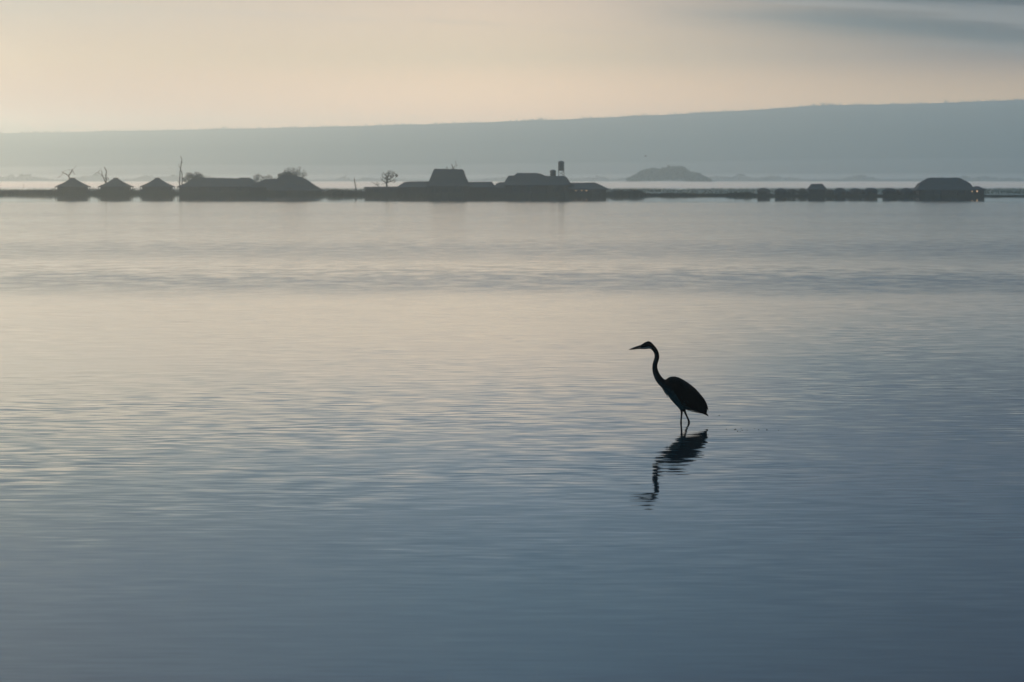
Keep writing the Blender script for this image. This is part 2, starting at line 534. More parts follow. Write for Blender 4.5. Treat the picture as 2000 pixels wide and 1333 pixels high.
def bush(px0, px1, py_top, Y, label, group='shrubs along the shore', base=0.05, dens=1.0, name='shrub'):
    a = at(px0, py_top, Y); b = at(px1, py_top, Y); W = b.x - a.x; H = a.z - base
    t = thing(name, label, 'shrub', ((a.x + b.x) / 2, Y, base), 0, group)
    bs = bmesh.new()
    for k in range(7):
        aa = random.uniform(0, 6.28)
        grow(bs, (random.uniform(-.3, .3) * W, random.uniform(-.2, .2), 0), (math.cos(aa) * .6, math.sin(aa) * .6, 1), H * .42, .035, 2, .6)
    obj('stem', bs, M['bark'], t)
    bl = bmesh.new(); nb = max(7, int(W * 3))
    for k in range(nb):
        cx = random.uniform(-.5, .5) * W; f = math.sqrt(max(0.04, 1 - abs(2 * cx / W) ** 2.6))
        hh = H * f * random.uniform(.75, 1.02)
        leaf_blob(bl, (cx * .88, random.uniform(-.4, .4) * W * .5, hh * .55), (W / nb * 1.3 + .25, .5, hh * .47), int(150 * dens), .13)
    obj('foliage', bl, M['leaf'], t, recalc=False)
    return t


# ------------------------------------------------------------------ reeds along the shore (uncountable)
def reeds():
    bm = bmesh.new()
    def blade(x, y, h, w):
        lean = random.gauss(0, .12); lz = random.gauss(0, .1)
        b0 = bm.verts.new((x - w, y, -.1)); b1 = bm.verts.new((x + w, y + random.uniform(-w, w), -.1))
        m0 = bm.verts.new((x - w * .7 + lean * h * .4, y + lz * .4, h * .6)); m1 = bm.verts.new((x + w * .7 + lean * h * .4, y + lz * .4, h * .6))
        tp = bm.verts.new((x + lean * h, y + lz * h, h))
        bm.faces.new((b0, b1, m1, m0)); bm.faces.new((m0, m1, tp))
    # height by photograph column
    HT = [(-200, 1.0), (110, .95), (330, .95), (345, .55), (630, .75), (655, 1.15), (700, .95), (720, .7), (1190, .6), (1200, 1.0), (1250, 1.1), (1262, .55), (1330, .55), (1420, .4), (1450, .6), (1480, .45), (1920, .30), (2300, .3)]
    for i in range(30000):
        px = random.uniform(-120, 2120)
        h = interp(HT, px)
        x = (px - 1000) / F * 1110
        y = shore_y(x) + abs(random.gauss(0, 1)) * 4 + (random.random() < .35) * random.uniform(0, 30)
        x = (px - 1000) / F * y
        h *= 0.75 + .45 * noise.noise(Vector((x * .35, y * .1, 0))) + random.uniform(-.1, .22)
        blade(x, y, max(.15, h * random.choice((.85, 1, 1, 1.15))), random.uniform(.025, .06))
    return bm


tag(obj('reeds', reeds(), M['reed'], recalc=False), 'band of dark reeds and grass along the low shore', None, kind='stuff')


def marsh_grass():
    bm = bmesh.new()
    for i in range(16000):
        y = random.uniform(1120, 1800); x = random.uniform(-.10, .10) * y
        if not (shore_y(x) + 8 < y < land_back(x)): continue
        h = random.uniform(.25, .7) * (.8 + .5 * noise.noise(Vector((x * .05, y * .02, 4)))); w_ = random.uniform(.08, .2)
        a = [bm.verts.new((x + w_ * s, y, 0)) for s in (-1, 1)] + [bm.verts.new((x + random.gauss(0, .1) + w_ * .3 * s, y, h)) for s in (1, -1)]
        bm.faces.new(a)
    return bm


tag(obj('marsh_grass', marsh_grass(), M['grass'], recalc=False), 'rough marsh grass stretching back behind the shore', None, kind='stuff')


# ------------------------------------------------------------------ buildings
def frame_opening(parent, name, x, y, z, w_, h_, mat, frame=True, label=None):
    bm = bmesh.new()
    if frame:
        t = .06
        box(bm, (x, y, z + h_ / 2), (w_ + 2 * t, .08, t)); box(bm, (x, y, z - h_ / 2), (w_ + 2 * t, .08, t))
        box(bm, (x - w_ / 2 - t / 2, y, z), (t, .08, h_ - t)); box(bm, (x + w_ / 2 + t / 2, y, z), (t, .08, h_ - t))
    o = obj(name, bm, M['pole'], parent)
    bp = bmesh.new(); box(bp, (x, y + .01, z), (w_ - .004, .03, h_ - t - .004 if frame else h_))
    q = obj('pane' if name == 'window' else 'panel', bp, mat, o)
    if label: q['label'] = label
    return o


def shaggy(bm, hx, hy, z, n, L=.16):
    """loose thatch ends hanging at the eaves"""
    for _ in range(n):
        s = random.choice((0, 1, 2, 3)); f = random.uniform(-1, 1)
        x, y = ((f * hx, -hy), (hx, f * hy), (f * hx, hy), (-hx, f * hy))[s]
        l = random.uniform(.3, 1) * L; w_ = .05
        d = (w_, 0) if s in (0, 2) else (0, w_)
        bm.faces.new([bm.verts.new(v) for v in ((x - d[0], y - d[1], z + .03), (x + d[0], y + d[1], z + .03), (x + d[0] * .4, y + d[1] * .4, z - l))])


def water_hut(loc, label):
    """square thatched hut over the water with a verandah on posts"""
    t = thing('thatched_hut', label, 'hut', loc, 0, 'small thatched huts on the left shore')
    S = 3.05
    bm = bmesh.new(); loft(bm, [(S + .02, 2.7, -.35), (S + .02, 2.7, .42)], sub=1)
    obj('floor_base', bm, M['plank'], t)
    bm = bmesh.new(); loft(bm, [(S - .05, 2.5, .42), (S - .05, 2.5, 1.62)])
    wl = obj('wall', bm, M['plank'], t)
    bm = bmesh.new()
    loft(bm, [(3.5, 3.3, 1.50), (3.5, 3.3, 1.60), (2.95, 2.75, 1.83), (2.2, 2.05, 2.18), (1.45, 1.35, 2.60), (.8, .75, 3.02), (.45, .4, 3.24)], sub=8, jitter=.03)
    shaggy(bm, 3.5, 3.3, 1.52, 160)
    rf = obj('roof', bm, M['thatch'], t)
    bm = bmesh.new(); loft(bm, [(.5, .42, 3.18), (.56, .46, 3.30), (.42, .34, 3.40), (.3, .22, 3.43)], sub=4, jitter=.02)
    obj('ridge_cap', bm, M['thatch'], rf)
    for sx in (-1, 1):
        for sy in (-1, 1):
            bm = bmesh.new(); tube(bm, [(sx * 3.32, sy * 3.0, -.5), (sx * 3.32, sy * 3.0, 1.56)], [.07, .06], 8)
            obj('post', bm, M['pole'], t, True)
    for sx in (-1, 1):
        bm = bmesh.new()
        box(bm, (sx * 3.32, 0, 1.02), (.05, 5.9, .05)); 
        for k in range(9): box(bm, (sx * 3.32, -2.6 + .65 * k, .74), (.04, .04, .5))
        obj('railing', bm, M['pole'], t)
        bm = bmesh.new(); box(bm, (sx * 3.2, 0, .45), (.34, 6.1, .08)); obj('deck', bm, M['plank'], t)
    frame_opening(t, 'door', -.9, -2.52, 1.0, .8, 1.05, M['plank'])
    frame_opening(t, 'window', 1.3, -2.52, 1.12, .9, .55, M['glass'])
    return t


def base_at(px, Y):
    v = at(px, 380, Y); v.z = 0; return v


YH = 1176.0
h0 = water_hut(base_at(142, YH), 'small thatched hut at the left end of the three, bare forked branches behind its roof')
copy_tree(h0, base_at(226, YH), 'middle one of three small thatched huts, two dead trunks by its left roof edge')
copy_tree(h0, base_at(307.5, YH), 'small thatched hut with no tree behind it, left of the long building')


def rel(px, py, Y, o):
    v = at(px, py, Y); return v.x - o.x, v.z - o.z


def roof_sil(parent, pts, Y, o, depth, ridge_depth, name='roof', mat='thatch', shag=True):
    """roof volume: silhouette heights measured along x, hipped front and back; (px, py) left to right, eave to eave"""
    P = [rel(px, py, Y, o) for px, py in pts]
    ze = min(P[0][1], P[-1][1]); zt = max(z for _, z in P)
    xs = []
    for (xa, za), (xb, zb) in zip(P, P[1:]):
        n = max(1, int((xb - xa) / .6))
        xs += [(xa + (xb - xa) * k / n, za + (zb - za) * k / n) for k in range(n)]
    xs.append(P[-1])
    bm = bmesh.new(); prev = None
    for x, z in xs:
        f = (z - ze) / (zt - ze)
        z += random.uniform(-.03, .03)
        hd = depth
        rd = ridge_depth + (depth - ridge_depth) * (1 - f)
        col = [bm.verts.new((x, -hd, ze - .12)), bm.verts.new((x, -hd, ze)), bm.verts.new((x, -(hd + rd) / 2, ze + (z - ze) * .42)), bm.verts.new((x, -rd, z)),
               bm.verts.new((x, rd, z)), bm.verts.new((x, (hd + rd) / 2, ze + (z - ze) * .42)), bm.verts.new((x, hd, ze)), bm.verts.new((x, hd, ze - .12))]
        if prev:
            for a in range(8): bm.faces.new((prev[a], col[a], col[(a + 1) % 8], prev[(a + 1) % 8]))
        else: bm.faces.new(col[::-1])
        prev = col
    bm.faces.new(prev)
    if shag:
        for _ in range(int((P[-1][0] - P[0][0]) * 14)):
            x = random.uniform(P[0][0], P[-1][0]); s = random.choice((-1, 1))
            bm.faces.new([bm.verts.new(v) for v in ((x - .05, s * depth, ze - .1), (x + .05, s * depth, ze - .1), (x + random.uniform(-.05, .05), s * depth, ze - random.uniform(.15, .3)))])
    bmesh.ops.remove_doubles(bm, verts=bm.verts[:], dist=1e-4)
    return obj(name, bm, M[mat], parent), ze


def walls(parent, x0, x1, depth, z0, z1, mat='plank'):
    bm = bmesh.new(); loft(bm, [((x1 - x0) / 2, depth, z0), ((x1 - x0) / 2, depth, z1)], cx=(x0 + x1) / 2)
    return obj('wall', bm, M[mat], parent)


def posts(parent, xs, y, z0, z1, r=.08):
    for x in xs:
        bm = bmesh.new(); tube(bm, [(x, y, z0), (x + random.uniform(-.03, .03), y, z1)], [r, r * .85], 7)
        obj('post', bm, M['pole'], parent, True)


def building(name, label, cat, px0, px1, Y, roofs, depth=4.0, base=-.3, windows=(), doors=(), inset=.5, post_n=0, group=None, lit=(), wallmat='plank'):
    cx = (px0 + px1) / 2; o = base_at(cx, Y)
    t = thing(name, label, cat, o, 0, group)
    zmin = 9
    for pts, dp, rdp, yo in roofs:
        r, ze = roof_sil(t, pts, Y + yo, o, dp, rdp)
        r.location.y += yo; zmin = min(zmin, ze)
        xa = rel(pts[0][0], 0, Y + yo, o)[0]; xb = rel(pts[-1][0], 0, Y + yo, o)[0]
        w_ = walls(t, xa + inset, xb - inset, dp - inset, base, ze - .06, wallmat); w_.location.y += yo
    pts, dp, rdp, yo = roofs[0]
    fy = -(dp - inset) + yo - .04
    for px, w_, zc, h_ in windows:
        frame_opening(t, 'window', rel(px, 0, Y, o)[0], fy, zc, w_, h_, M['glass'])
    for px, w_, zc, h_ in lit:
        frame_opening(t, 'window', rel(px, 0, Y, o)[0], fy, zc, w_, h_, M['lit_bright' if name == 'cabin' else 'lit'], label='lit window with warm light')
    for px, w_, zc, h_ in doors:
        frame_opening(t, 'door', rel(px, 0, Y, o)[0], fy, zc, w_, h_, M['dark'])
    if post_n:
        xa = rel(pts[0][0], 0, Y, o)[0] + .2; xb = rel(pts[-1][0], 0, Y, o)[0] - .2
        posts(t, [xa + (xb - xa) * k / (post_n - 1) for k in range(post_n)], -dp + .15 + yo, base, zmin - .02)
    return t, o


# left group
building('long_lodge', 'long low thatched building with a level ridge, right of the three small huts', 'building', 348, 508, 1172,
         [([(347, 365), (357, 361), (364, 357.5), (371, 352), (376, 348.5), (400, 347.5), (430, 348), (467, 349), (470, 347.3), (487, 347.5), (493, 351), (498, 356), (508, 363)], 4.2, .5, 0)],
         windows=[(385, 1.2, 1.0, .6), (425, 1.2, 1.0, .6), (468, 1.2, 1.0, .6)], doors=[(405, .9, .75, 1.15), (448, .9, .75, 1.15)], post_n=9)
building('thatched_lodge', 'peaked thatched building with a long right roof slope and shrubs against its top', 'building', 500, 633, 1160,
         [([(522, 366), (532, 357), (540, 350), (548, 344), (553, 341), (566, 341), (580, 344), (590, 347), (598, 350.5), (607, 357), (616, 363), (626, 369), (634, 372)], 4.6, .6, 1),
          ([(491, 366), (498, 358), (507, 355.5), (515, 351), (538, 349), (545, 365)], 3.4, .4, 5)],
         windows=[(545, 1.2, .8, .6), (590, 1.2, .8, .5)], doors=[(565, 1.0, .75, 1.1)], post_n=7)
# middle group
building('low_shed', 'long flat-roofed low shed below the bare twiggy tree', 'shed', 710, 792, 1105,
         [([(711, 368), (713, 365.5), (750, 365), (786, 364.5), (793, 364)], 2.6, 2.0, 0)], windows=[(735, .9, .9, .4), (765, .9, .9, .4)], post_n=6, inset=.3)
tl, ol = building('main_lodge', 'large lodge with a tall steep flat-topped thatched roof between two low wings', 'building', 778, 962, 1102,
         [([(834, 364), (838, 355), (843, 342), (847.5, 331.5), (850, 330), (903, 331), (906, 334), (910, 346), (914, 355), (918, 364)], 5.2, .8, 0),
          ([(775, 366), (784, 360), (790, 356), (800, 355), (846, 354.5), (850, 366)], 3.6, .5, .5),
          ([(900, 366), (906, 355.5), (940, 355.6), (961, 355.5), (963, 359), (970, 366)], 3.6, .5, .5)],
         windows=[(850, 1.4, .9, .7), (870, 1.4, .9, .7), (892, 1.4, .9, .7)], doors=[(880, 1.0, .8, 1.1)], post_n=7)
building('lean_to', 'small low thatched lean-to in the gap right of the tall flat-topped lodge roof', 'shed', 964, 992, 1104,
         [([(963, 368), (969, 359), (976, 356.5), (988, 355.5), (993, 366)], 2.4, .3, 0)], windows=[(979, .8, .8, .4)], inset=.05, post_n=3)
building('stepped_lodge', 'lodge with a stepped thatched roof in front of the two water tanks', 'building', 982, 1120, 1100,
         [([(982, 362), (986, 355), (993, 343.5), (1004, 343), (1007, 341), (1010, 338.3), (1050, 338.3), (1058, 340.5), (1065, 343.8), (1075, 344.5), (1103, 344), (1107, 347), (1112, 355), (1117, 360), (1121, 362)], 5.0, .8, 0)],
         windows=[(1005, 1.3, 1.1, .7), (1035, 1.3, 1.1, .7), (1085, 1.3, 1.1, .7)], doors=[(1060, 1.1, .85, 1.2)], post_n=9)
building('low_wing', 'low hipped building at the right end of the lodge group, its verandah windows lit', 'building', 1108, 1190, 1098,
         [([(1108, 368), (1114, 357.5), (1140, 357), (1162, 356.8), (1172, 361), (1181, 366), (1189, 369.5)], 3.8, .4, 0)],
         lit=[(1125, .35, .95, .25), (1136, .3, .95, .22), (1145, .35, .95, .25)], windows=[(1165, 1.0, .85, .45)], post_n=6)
# jetty deck along the front of the middle group
oj = base_at(960, 1092)
tj = thing('jetty', 'low timber deck on piles along the front of the lodge buildings', 'jetty', oj)
xa, xb = rel(770, 0, 1092, oj)[0], rel(1188, 0, 1092, oj)[0]
bm = bmesh.new(); box(bm, ((xa + xb) / 2, 0, .48), (xb - xa, 2.4, .12)); obj('deck', bm, M['plank'], tj)
for k in range(32):
    bm = bmesh.new(); x = xa + .3 + (xb - xa - .6) * k / 31
    tube(bm, [(x, -1.05, -.4), (x, -1.05, .419)], [.08, .075], 7); obj('pile', bm, M['pole'], tj, True)

# water tanks
def tank(px0, px1, py_top, py_bot, Y, label, legs=0, py_foot=0):
    c = at((px0 + px1) / 2, py_bot, Y); rad = (px1 - px0) / 2 / F * Y; zt = at(px0, py_top, Y).z; zb = c.z
    t = thing('water_tank', label, 'water tank', (c.x, Y, zb if not legs else 0))
    o = t.location
    bm = bmesh.new(); n = 9
    pts = [(0, 0, zb - o.z + (zt - zb) * k / n) for k in range(n + 1)]
    P, Rr = [], []
    for k, p in enumerate(pts):
        P.append(p); Rr.append(rad * (1.0 if k % 2 else .97))
    tube(bm, P, Rr, 20); obj('barrel', bm, M['tank'], t)
    bm = bmesh.new(); tube(bm, [(0, 0, zt - o.z), (0, 0, zt - o.z + .10), (0, 0, zt - o.z + .17)], [rad * .98, rad * .6, rad * .25], 20)
    ld = obj('lid', bm, M['tank'], t)
    if legs:
        zf = 0.0
        for sx in (-1, 1):
            for sy in (-1, 1):
                bm = bmesh.new(); tube(bm, [(sx * rad * 1.05, sy * rad * 1.05, zf), (sx * rad * .88, sy * rad * .88, zb - .06)], [.07, .06], 6)
                obj('leg', bm, M['pole'], t, True)
        for s, ax in ((-1, 0), (1, 0), (-1, 1), (1, 1)):
            bm = bmesh.new(); z1 = zb - 1.0; z2 = zb - .1; e = rad * .92
            a, b = ((-e, s * e, z1), (e, s * e, z2)) if ax == 0 else ((s * e, -e, z1), (s * e, e, z2))
            tube(bm, [a, b], [.035, .035], 5); a, b = (a[0], a[1], z2), (b[0], b[1], z1); tube(bm, [a, b], [.035, .035], 5)
            obj('brace', bm, M['iron'], t)
        bm = bmesh.new(); box(bm, (0, 0, zb - .03), (rad * 2.1, rad * 2.1, .06)); obj('platform', bm, M['plank'], t)
        bm = bmesh.new(); tube(bm, [(rad * .3, 0, .1), (rad * .3, 0, zb - .07)], [.05, .05], 6); obj('pipe', bm, M['iron'], t)
    return t

tank(1090, 1102, 316.2, 333.5, 1112, 'tall dark water tank raised on a braced stand above the stepped roof', 1)
t2 = tank(1074, 1086, 333.5, 346.5, 1112, 'squat dark water tank beside the taller raised tank', 1)

# right group
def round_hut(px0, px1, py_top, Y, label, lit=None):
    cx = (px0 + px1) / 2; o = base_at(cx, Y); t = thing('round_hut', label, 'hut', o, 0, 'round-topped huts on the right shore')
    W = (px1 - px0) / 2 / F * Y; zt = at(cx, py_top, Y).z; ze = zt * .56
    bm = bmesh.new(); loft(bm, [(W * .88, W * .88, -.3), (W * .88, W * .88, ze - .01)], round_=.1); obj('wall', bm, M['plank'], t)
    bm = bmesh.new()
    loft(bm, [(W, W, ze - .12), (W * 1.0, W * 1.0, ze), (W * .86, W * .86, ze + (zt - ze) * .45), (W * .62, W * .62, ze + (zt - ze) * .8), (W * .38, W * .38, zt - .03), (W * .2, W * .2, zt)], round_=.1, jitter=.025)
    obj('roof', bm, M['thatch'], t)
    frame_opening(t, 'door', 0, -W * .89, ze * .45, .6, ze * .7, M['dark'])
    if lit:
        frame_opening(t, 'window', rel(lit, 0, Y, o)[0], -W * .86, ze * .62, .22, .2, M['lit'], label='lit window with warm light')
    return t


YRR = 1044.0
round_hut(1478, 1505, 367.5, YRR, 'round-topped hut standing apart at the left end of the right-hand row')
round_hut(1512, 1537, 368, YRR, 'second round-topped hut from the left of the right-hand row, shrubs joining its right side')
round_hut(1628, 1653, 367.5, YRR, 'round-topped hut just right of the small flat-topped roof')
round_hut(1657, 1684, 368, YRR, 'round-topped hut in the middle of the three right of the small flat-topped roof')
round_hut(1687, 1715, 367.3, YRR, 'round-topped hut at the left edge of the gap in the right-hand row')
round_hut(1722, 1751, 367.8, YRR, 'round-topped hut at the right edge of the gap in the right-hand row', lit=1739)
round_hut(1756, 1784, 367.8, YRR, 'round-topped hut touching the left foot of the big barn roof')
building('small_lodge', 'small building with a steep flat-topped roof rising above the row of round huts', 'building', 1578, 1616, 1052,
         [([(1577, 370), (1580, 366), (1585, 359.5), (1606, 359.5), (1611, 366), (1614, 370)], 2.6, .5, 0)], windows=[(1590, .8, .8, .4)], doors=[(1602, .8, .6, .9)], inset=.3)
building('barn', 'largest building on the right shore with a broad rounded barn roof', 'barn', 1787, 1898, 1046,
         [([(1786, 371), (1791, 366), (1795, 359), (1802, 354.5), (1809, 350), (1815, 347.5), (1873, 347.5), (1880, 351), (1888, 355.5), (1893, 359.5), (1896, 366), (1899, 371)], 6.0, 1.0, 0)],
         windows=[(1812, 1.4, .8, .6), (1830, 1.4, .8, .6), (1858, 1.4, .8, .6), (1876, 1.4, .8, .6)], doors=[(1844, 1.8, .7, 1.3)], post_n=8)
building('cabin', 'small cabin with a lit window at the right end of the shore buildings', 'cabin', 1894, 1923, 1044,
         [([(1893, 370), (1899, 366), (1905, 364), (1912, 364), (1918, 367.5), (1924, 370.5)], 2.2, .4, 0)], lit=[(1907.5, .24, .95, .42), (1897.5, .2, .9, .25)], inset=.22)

# shrubs
for a in ((640, 663, 367.5, 1112, 'dark shrub beside the right foot of the long thatched roof slope'),
          (664, 690, 370, 1108, 'low shrub left of the leaning dead stake'),
          (1196, 1222, 370, 1094, 'shrub just right of the low hipped building'),
          (1218, 1256, 368.5, 1092, 'wide dark shrub standing alone on the low shore right of the lodge group'),
          (1418, 1436, 376.5, 1070, 'lowest shrub at the left end of the right-hand row'),
          (1433, 1452, 374.5, 1066, 'low twiggy shrub left of the separate round-topped hut'),
          (1450, 1470, 373.5, 1062, 'low spreading shrub close to the separate round-topped hut'),
          (1534, 1558, 368, 1052, 'tall shrub against the right side of the second round-topped hut'),
          (1555, 1582, 367, 1054, 'tall ragged shrub left of the small flat-topped roof'),
          (1610, 1632, 368, 1054, 'tall shrub right of the small flat-topped roof'),
          (1502, 1508, 377, 1050, 'little tuft at the right foot of the separate round-topped hut'),
          (1648, 1662, 369, 1048, 'shrub filling the gap between the first and second huts right of the flat-topped roof'),
          (1679, 1692, 369, 1048, 'shrub filling the gap between the second and third huts right of the flat-topped roof'),
          (1746, 1760, 369.5, 1048, 'shrub filling the gap between the two huts nearest the barn'),
          (1780, 1796, 369, 1048, 'shrub between the last round-topped hut and the barn'),
          (1328, 1345, 376, 1085, 'small dark tuft of shrub in the middle of the bare shore')):
    bush(*a)

# trees
YT = 1195.0
bare_tree('dead_tree', 138, YT, [([(137, 380), (137, 352), (134, 344), (138, 338), (141, 333)], .16, .06),
          ([(135, 346), (130, 341), (124, 338), (121, 336)], .09, .03), ([(141, 333), (144, 338), (146, 342)], .05, .02), ([(124, 338), (120, 342), (118, 345)], .04, .015),
          ([(141, 333), (140.5, 330)], .05, .02)],
          'bare forked dead tree behind the roof of the leftmost small hut', twigs=1)
bare_tree('dead_tree', 208, YT, [([(208, 380), (207.5, 356), (207, 344), (208, 335), (205, 329), (204, 326.5)], .15, .05),
          ([(206, 358), (203, 349), (199.5, 342), (198.5, 335)], .10, .05), ([(200, 344), (195, 340), (190, 337), (186, 340)], .06, .02), ([(211, 352), (211.5, 347)], .06, .03),
          ([(192, 338), (193, 334)], .03, .015)],
          'two upright dead trunks beside the roof of the middle small hut', twigs=1)
bare_tree('dead_tree', 353, YT - 8, [([(351, 380), (351, 350), (352, 335), (354, 320), (355, 312), (353, 305)], .13, .03),
          ([(355, 380), (356, 350), (355.5, 338), (353, 332)], .12, .05), ([(352, 330), (350, 324), (349, 320)], .05, .02), ([(354, 322), (356.5, 315)], .04, .02),
          ([(351, 360), (348.5, 356), (347.5, 354)], .05, .02)],
          'tallest and thinnest dead tree, left end of the long low building', twigs=0)
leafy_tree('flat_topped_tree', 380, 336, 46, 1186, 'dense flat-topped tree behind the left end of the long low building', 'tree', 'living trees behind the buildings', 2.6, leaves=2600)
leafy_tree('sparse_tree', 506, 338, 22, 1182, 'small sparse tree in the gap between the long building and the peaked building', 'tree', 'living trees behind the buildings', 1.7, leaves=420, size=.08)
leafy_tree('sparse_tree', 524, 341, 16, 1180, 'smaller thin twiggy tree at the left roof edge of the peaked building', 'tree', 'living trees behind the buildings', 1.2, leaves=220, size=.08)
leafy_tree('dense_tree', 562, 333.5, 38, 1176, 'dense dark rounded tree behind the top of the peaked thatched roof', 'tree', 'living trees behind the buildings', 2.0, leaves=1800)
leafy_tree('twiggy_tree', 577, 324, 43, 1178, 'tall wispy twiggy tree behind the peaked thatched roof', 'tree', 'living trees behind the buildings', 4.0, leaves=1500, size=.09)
# stake and bare tree in the middle
o = at(697, 380, 1112); o.z = 0
bm = bmesh.new(); tube(bm, [at(697, 383, 1112) - o, at(694.5, 365, 1112) - o, at(692.5, 354, 1112) - o, at(692.3, 347.5, 1112) - o], [.13, .10, .09, .05], 7)
s_ = obj('dead_stake', bm, M['bark'], None, True); s_.location = o; tag(s_, 'leaning dead stake standing alone left of the low flat shed', 'stake')
o = at(46, 380, 1180); o.z = 0
bm = bmesh.new(); tube(bm, [at(44.5, 382, 1180) - o, at(45, 370, 1180) - o, at(46.5, 360, 1180) - o], [.05, .04, .025], 6)
s_ = obj('thin_stake', bm, M['bark'], None, True); s_.location = o; tag(s_, 'thin upright stick in the reeds near the left edge', 'stake')
YB = 1116.0
bt = bare_tree('bare_tree', 755.5, YB, [([(755.5, 382), (755.5, 365), (755, 357), (756.5, 350), (757, 344)], .20, .08),
          ([(755, 358), (750, 355), (745.5, 352)], .10, .03), ([(756, 354), (752, 349), (747, 346), (746, 343)], .08, .02), ([(757, 352), (762, 350), (768, 345), (774, 342)], .08, .03),
          ([(757, 347), (760, 343), (759, 339)], .06, .02), ([(757, 346), (754, 342), (753, 339)], .06, .02), ([(757, 356), (764, 355), (771, 357)], .07, .02), ([(757, 351), (764, 347), (766, 342)], .05, .02)],
          'bare spreading tree rising behind the low flat shed', twigs=8)
o = at(774, 347, YB)
bm = bmesh.new(); leaf_blob(bm, (0, 0, 0), (.28, .28, .34), 260, .09); nb = obj('leaf_clump', bm, M['leaf'], bt, recalc=False); nb.location = at(774.5, 343.5, YB) - Vector(bt.location)
bare_tree('fallen_branch', 735, 1110, [([(742, 366), (736, 361), (730, 358), (724, 355)], .07, .02), ([(736, 361), (733, 364)], .04, .02), ([(737, 361), (741, 360)], .04, .02)],
          'crooked bare branch sticking up left of the bare spreading tree', 'branch', None, twigs=1)
bare_tree('dead_tree', 884, 1118, [([(885, 382), (885, 350), (885, 335), (885, 328), (883, 324), (882, 321)], .14, .04), ([(885, 329), (888, 325), (891, 321)], .05, .02), ([(885, 331), (881, 328)], .04, .02), ([(874, 332), (873, 328)], .03, .02)],
          'twig tips of a bare tree showing over the tall flat-topped lodge roof', twigs=1)


# ------------------------------------------------------------------ far shore, 5 km away
def far_canopy(px0, px1, tops, Y, dens, size, depth):
    """wood whose canopy height follows (px, py) points"""
    bm = bmesh.new()
    W = (px1 - px0)
    for _ in range(int(W * dens)):
        px = random.uniform(px0, px1); py = interp(tops, px)
        top = at(px, py, Y)
        if top.z < 1.2: continue
        y = Y + random.uniform(-1, 1) * depth
        hz = top.z * (1 + random.uniform(-.10, .02)) * (.93 + .12 * noise.noise(Vector((px * .13, y * .05, 0))))
        x = (px - 1000) / F * y
        leaf_blob(bm, (x, y, hz * random.uniform(.25, .93)), (size * 1.6, size * 1.6, min(size, hz * .4)), 9, size * .55)
    return bm


GROVE = [(1224, 356), (1230, 348), (1242, 341), (1250, 334), (1260, 328.5), (1275, 326), (1288, 327), (1300, 324), (1316, 322), (1330, 321.5), (1338, 326), (1347, 333), (1352, 335), (1362, 336), (1374, 344), (1384, 350), (1390, 357)]
tag(obj('grove', far_canopy(1228, 1390, GROVE, 4400, 18, 1.5, 20), M['leaf'], recalc=False), 'hazy dark wooded mound standing out on the far shore', 'wood', kind='stuff')
bm = bmesh.new()
o = at(1308, 357, 4400)
loft(bm, [(36, 27, -.5), (34, 25, .4), (26, 19, .9)], cx=o.x, cy=4400, round_=.1)
tag(obj('islet_ground', bm, M['marsh']), 'low ground under the far wooded mound', None, kind='structure')
TREEL = []
px = -150
random.seed(23)
while px < 2200:
    TREEL.append((px, random.uniform(340, 352) if random.random() < .6 else random.uniform(350, 357)))
    px += random.uniform(14, 46)
tag(obj('far_woods', far_canopy(-140, 2150, TREEL, 5350, 2.0, 2.6, 60), M['leaf'], recalc=False), 'faint hazy line of trees along the foot of the far ridge', None, kind='stuff')


def ridge_scrub():
    bm = bmesh.new()
    for _ in range(2200):
        x = random.uniform(-1000, 1000); n = noise.noise(Vector((x * .02, 0, 0)))
        if random.random() > .45 + n: continue
        s = random.uniform(.6, 1.6)
        leaf_blob(bm, (x, YR + random.uniform(-20, 20), ridge_z(x) + s * .6), (s * 1.4, s * 1.4, s), 8, s * .7)
    for px in (440, 1056, 1258, 1588, 1606, 1620, 1848):
        x = (px - 1000) / F * YR; s = 2.8
        leaf_blob(bm, (x, YR, ridge_z(x) + 1.5), (s * 1.8, s, s), 40, 1.2)
    return bm


tag(obj('ridge_scrub', ridge_scrub(), M['leaf'], recalc=False), 'tiny trees and scrub dotted along the skyline of the ridge', None, kind='stuff')


# ------------------------------------------------------------------ birds over the lake
def flying_bird(px, py, Y, span, label, flap):
    o = at(px, py, Y); t = thing('flying_bird', label, 'bird', o, R(60), 'small birds in flight over the lake')
    bm = bmesh.new()
    tube(bm, [(0, .30 * span, .01), (0, .22 * span, .015), (0, .1 * span, 0), (0, -.1 * span, 0), (0, -.28 * span, 0)],
         [.008 * span, .03 * span, .06 * span, .05 * span, (.05 * span, .006 * span)], 8)
    obj('body', bm, M['tank'], t, True)
    for s in (-1, 1):
        bm = bmesh.new()
        r = [(0, .10, 0), (.22, .13, flap), (.5, -.02, flap * .6), (.22, -.07, flap * .95), (0, -.10, 0)]
        top = [bm.verts.new((s * x * span, y * span, z * span + .008)) for x, y, z in r]; bot = [bm.verts.new((s * x * span, y * span, z * span - .008)) for x, y, z in r]
        bm.faces.new(top); bm.faces.new(bot[::-1])
        for k in range(5): bm.faces.new((top[k], bot[k], bot[(k + 1) % 5], top[(k + 1) % 5]))
        obj('wing', bm, M['tank'], t)
    return t


flying_bird(1261, 305.5, 800, .55, 'tiny dark bird in flight, highest contrast speck above the left of the far wooded mound', .12)
flying_bird(1352, 318.5, 1400, .5, 'fainter tiny bird in flight above the right shoulder of the far wooded mound', .10)

# ------------------------------------------------------------------ the heron
YB = F * H_CAM / (826 - 350.0)
random.seed(5)
HB = at(1338, 826, YB); HB.z = 0; HB.y = YB


def hp(px, py, dy=0.0):
    v = at(px, py, YB) - HB; v.y = dy; return v


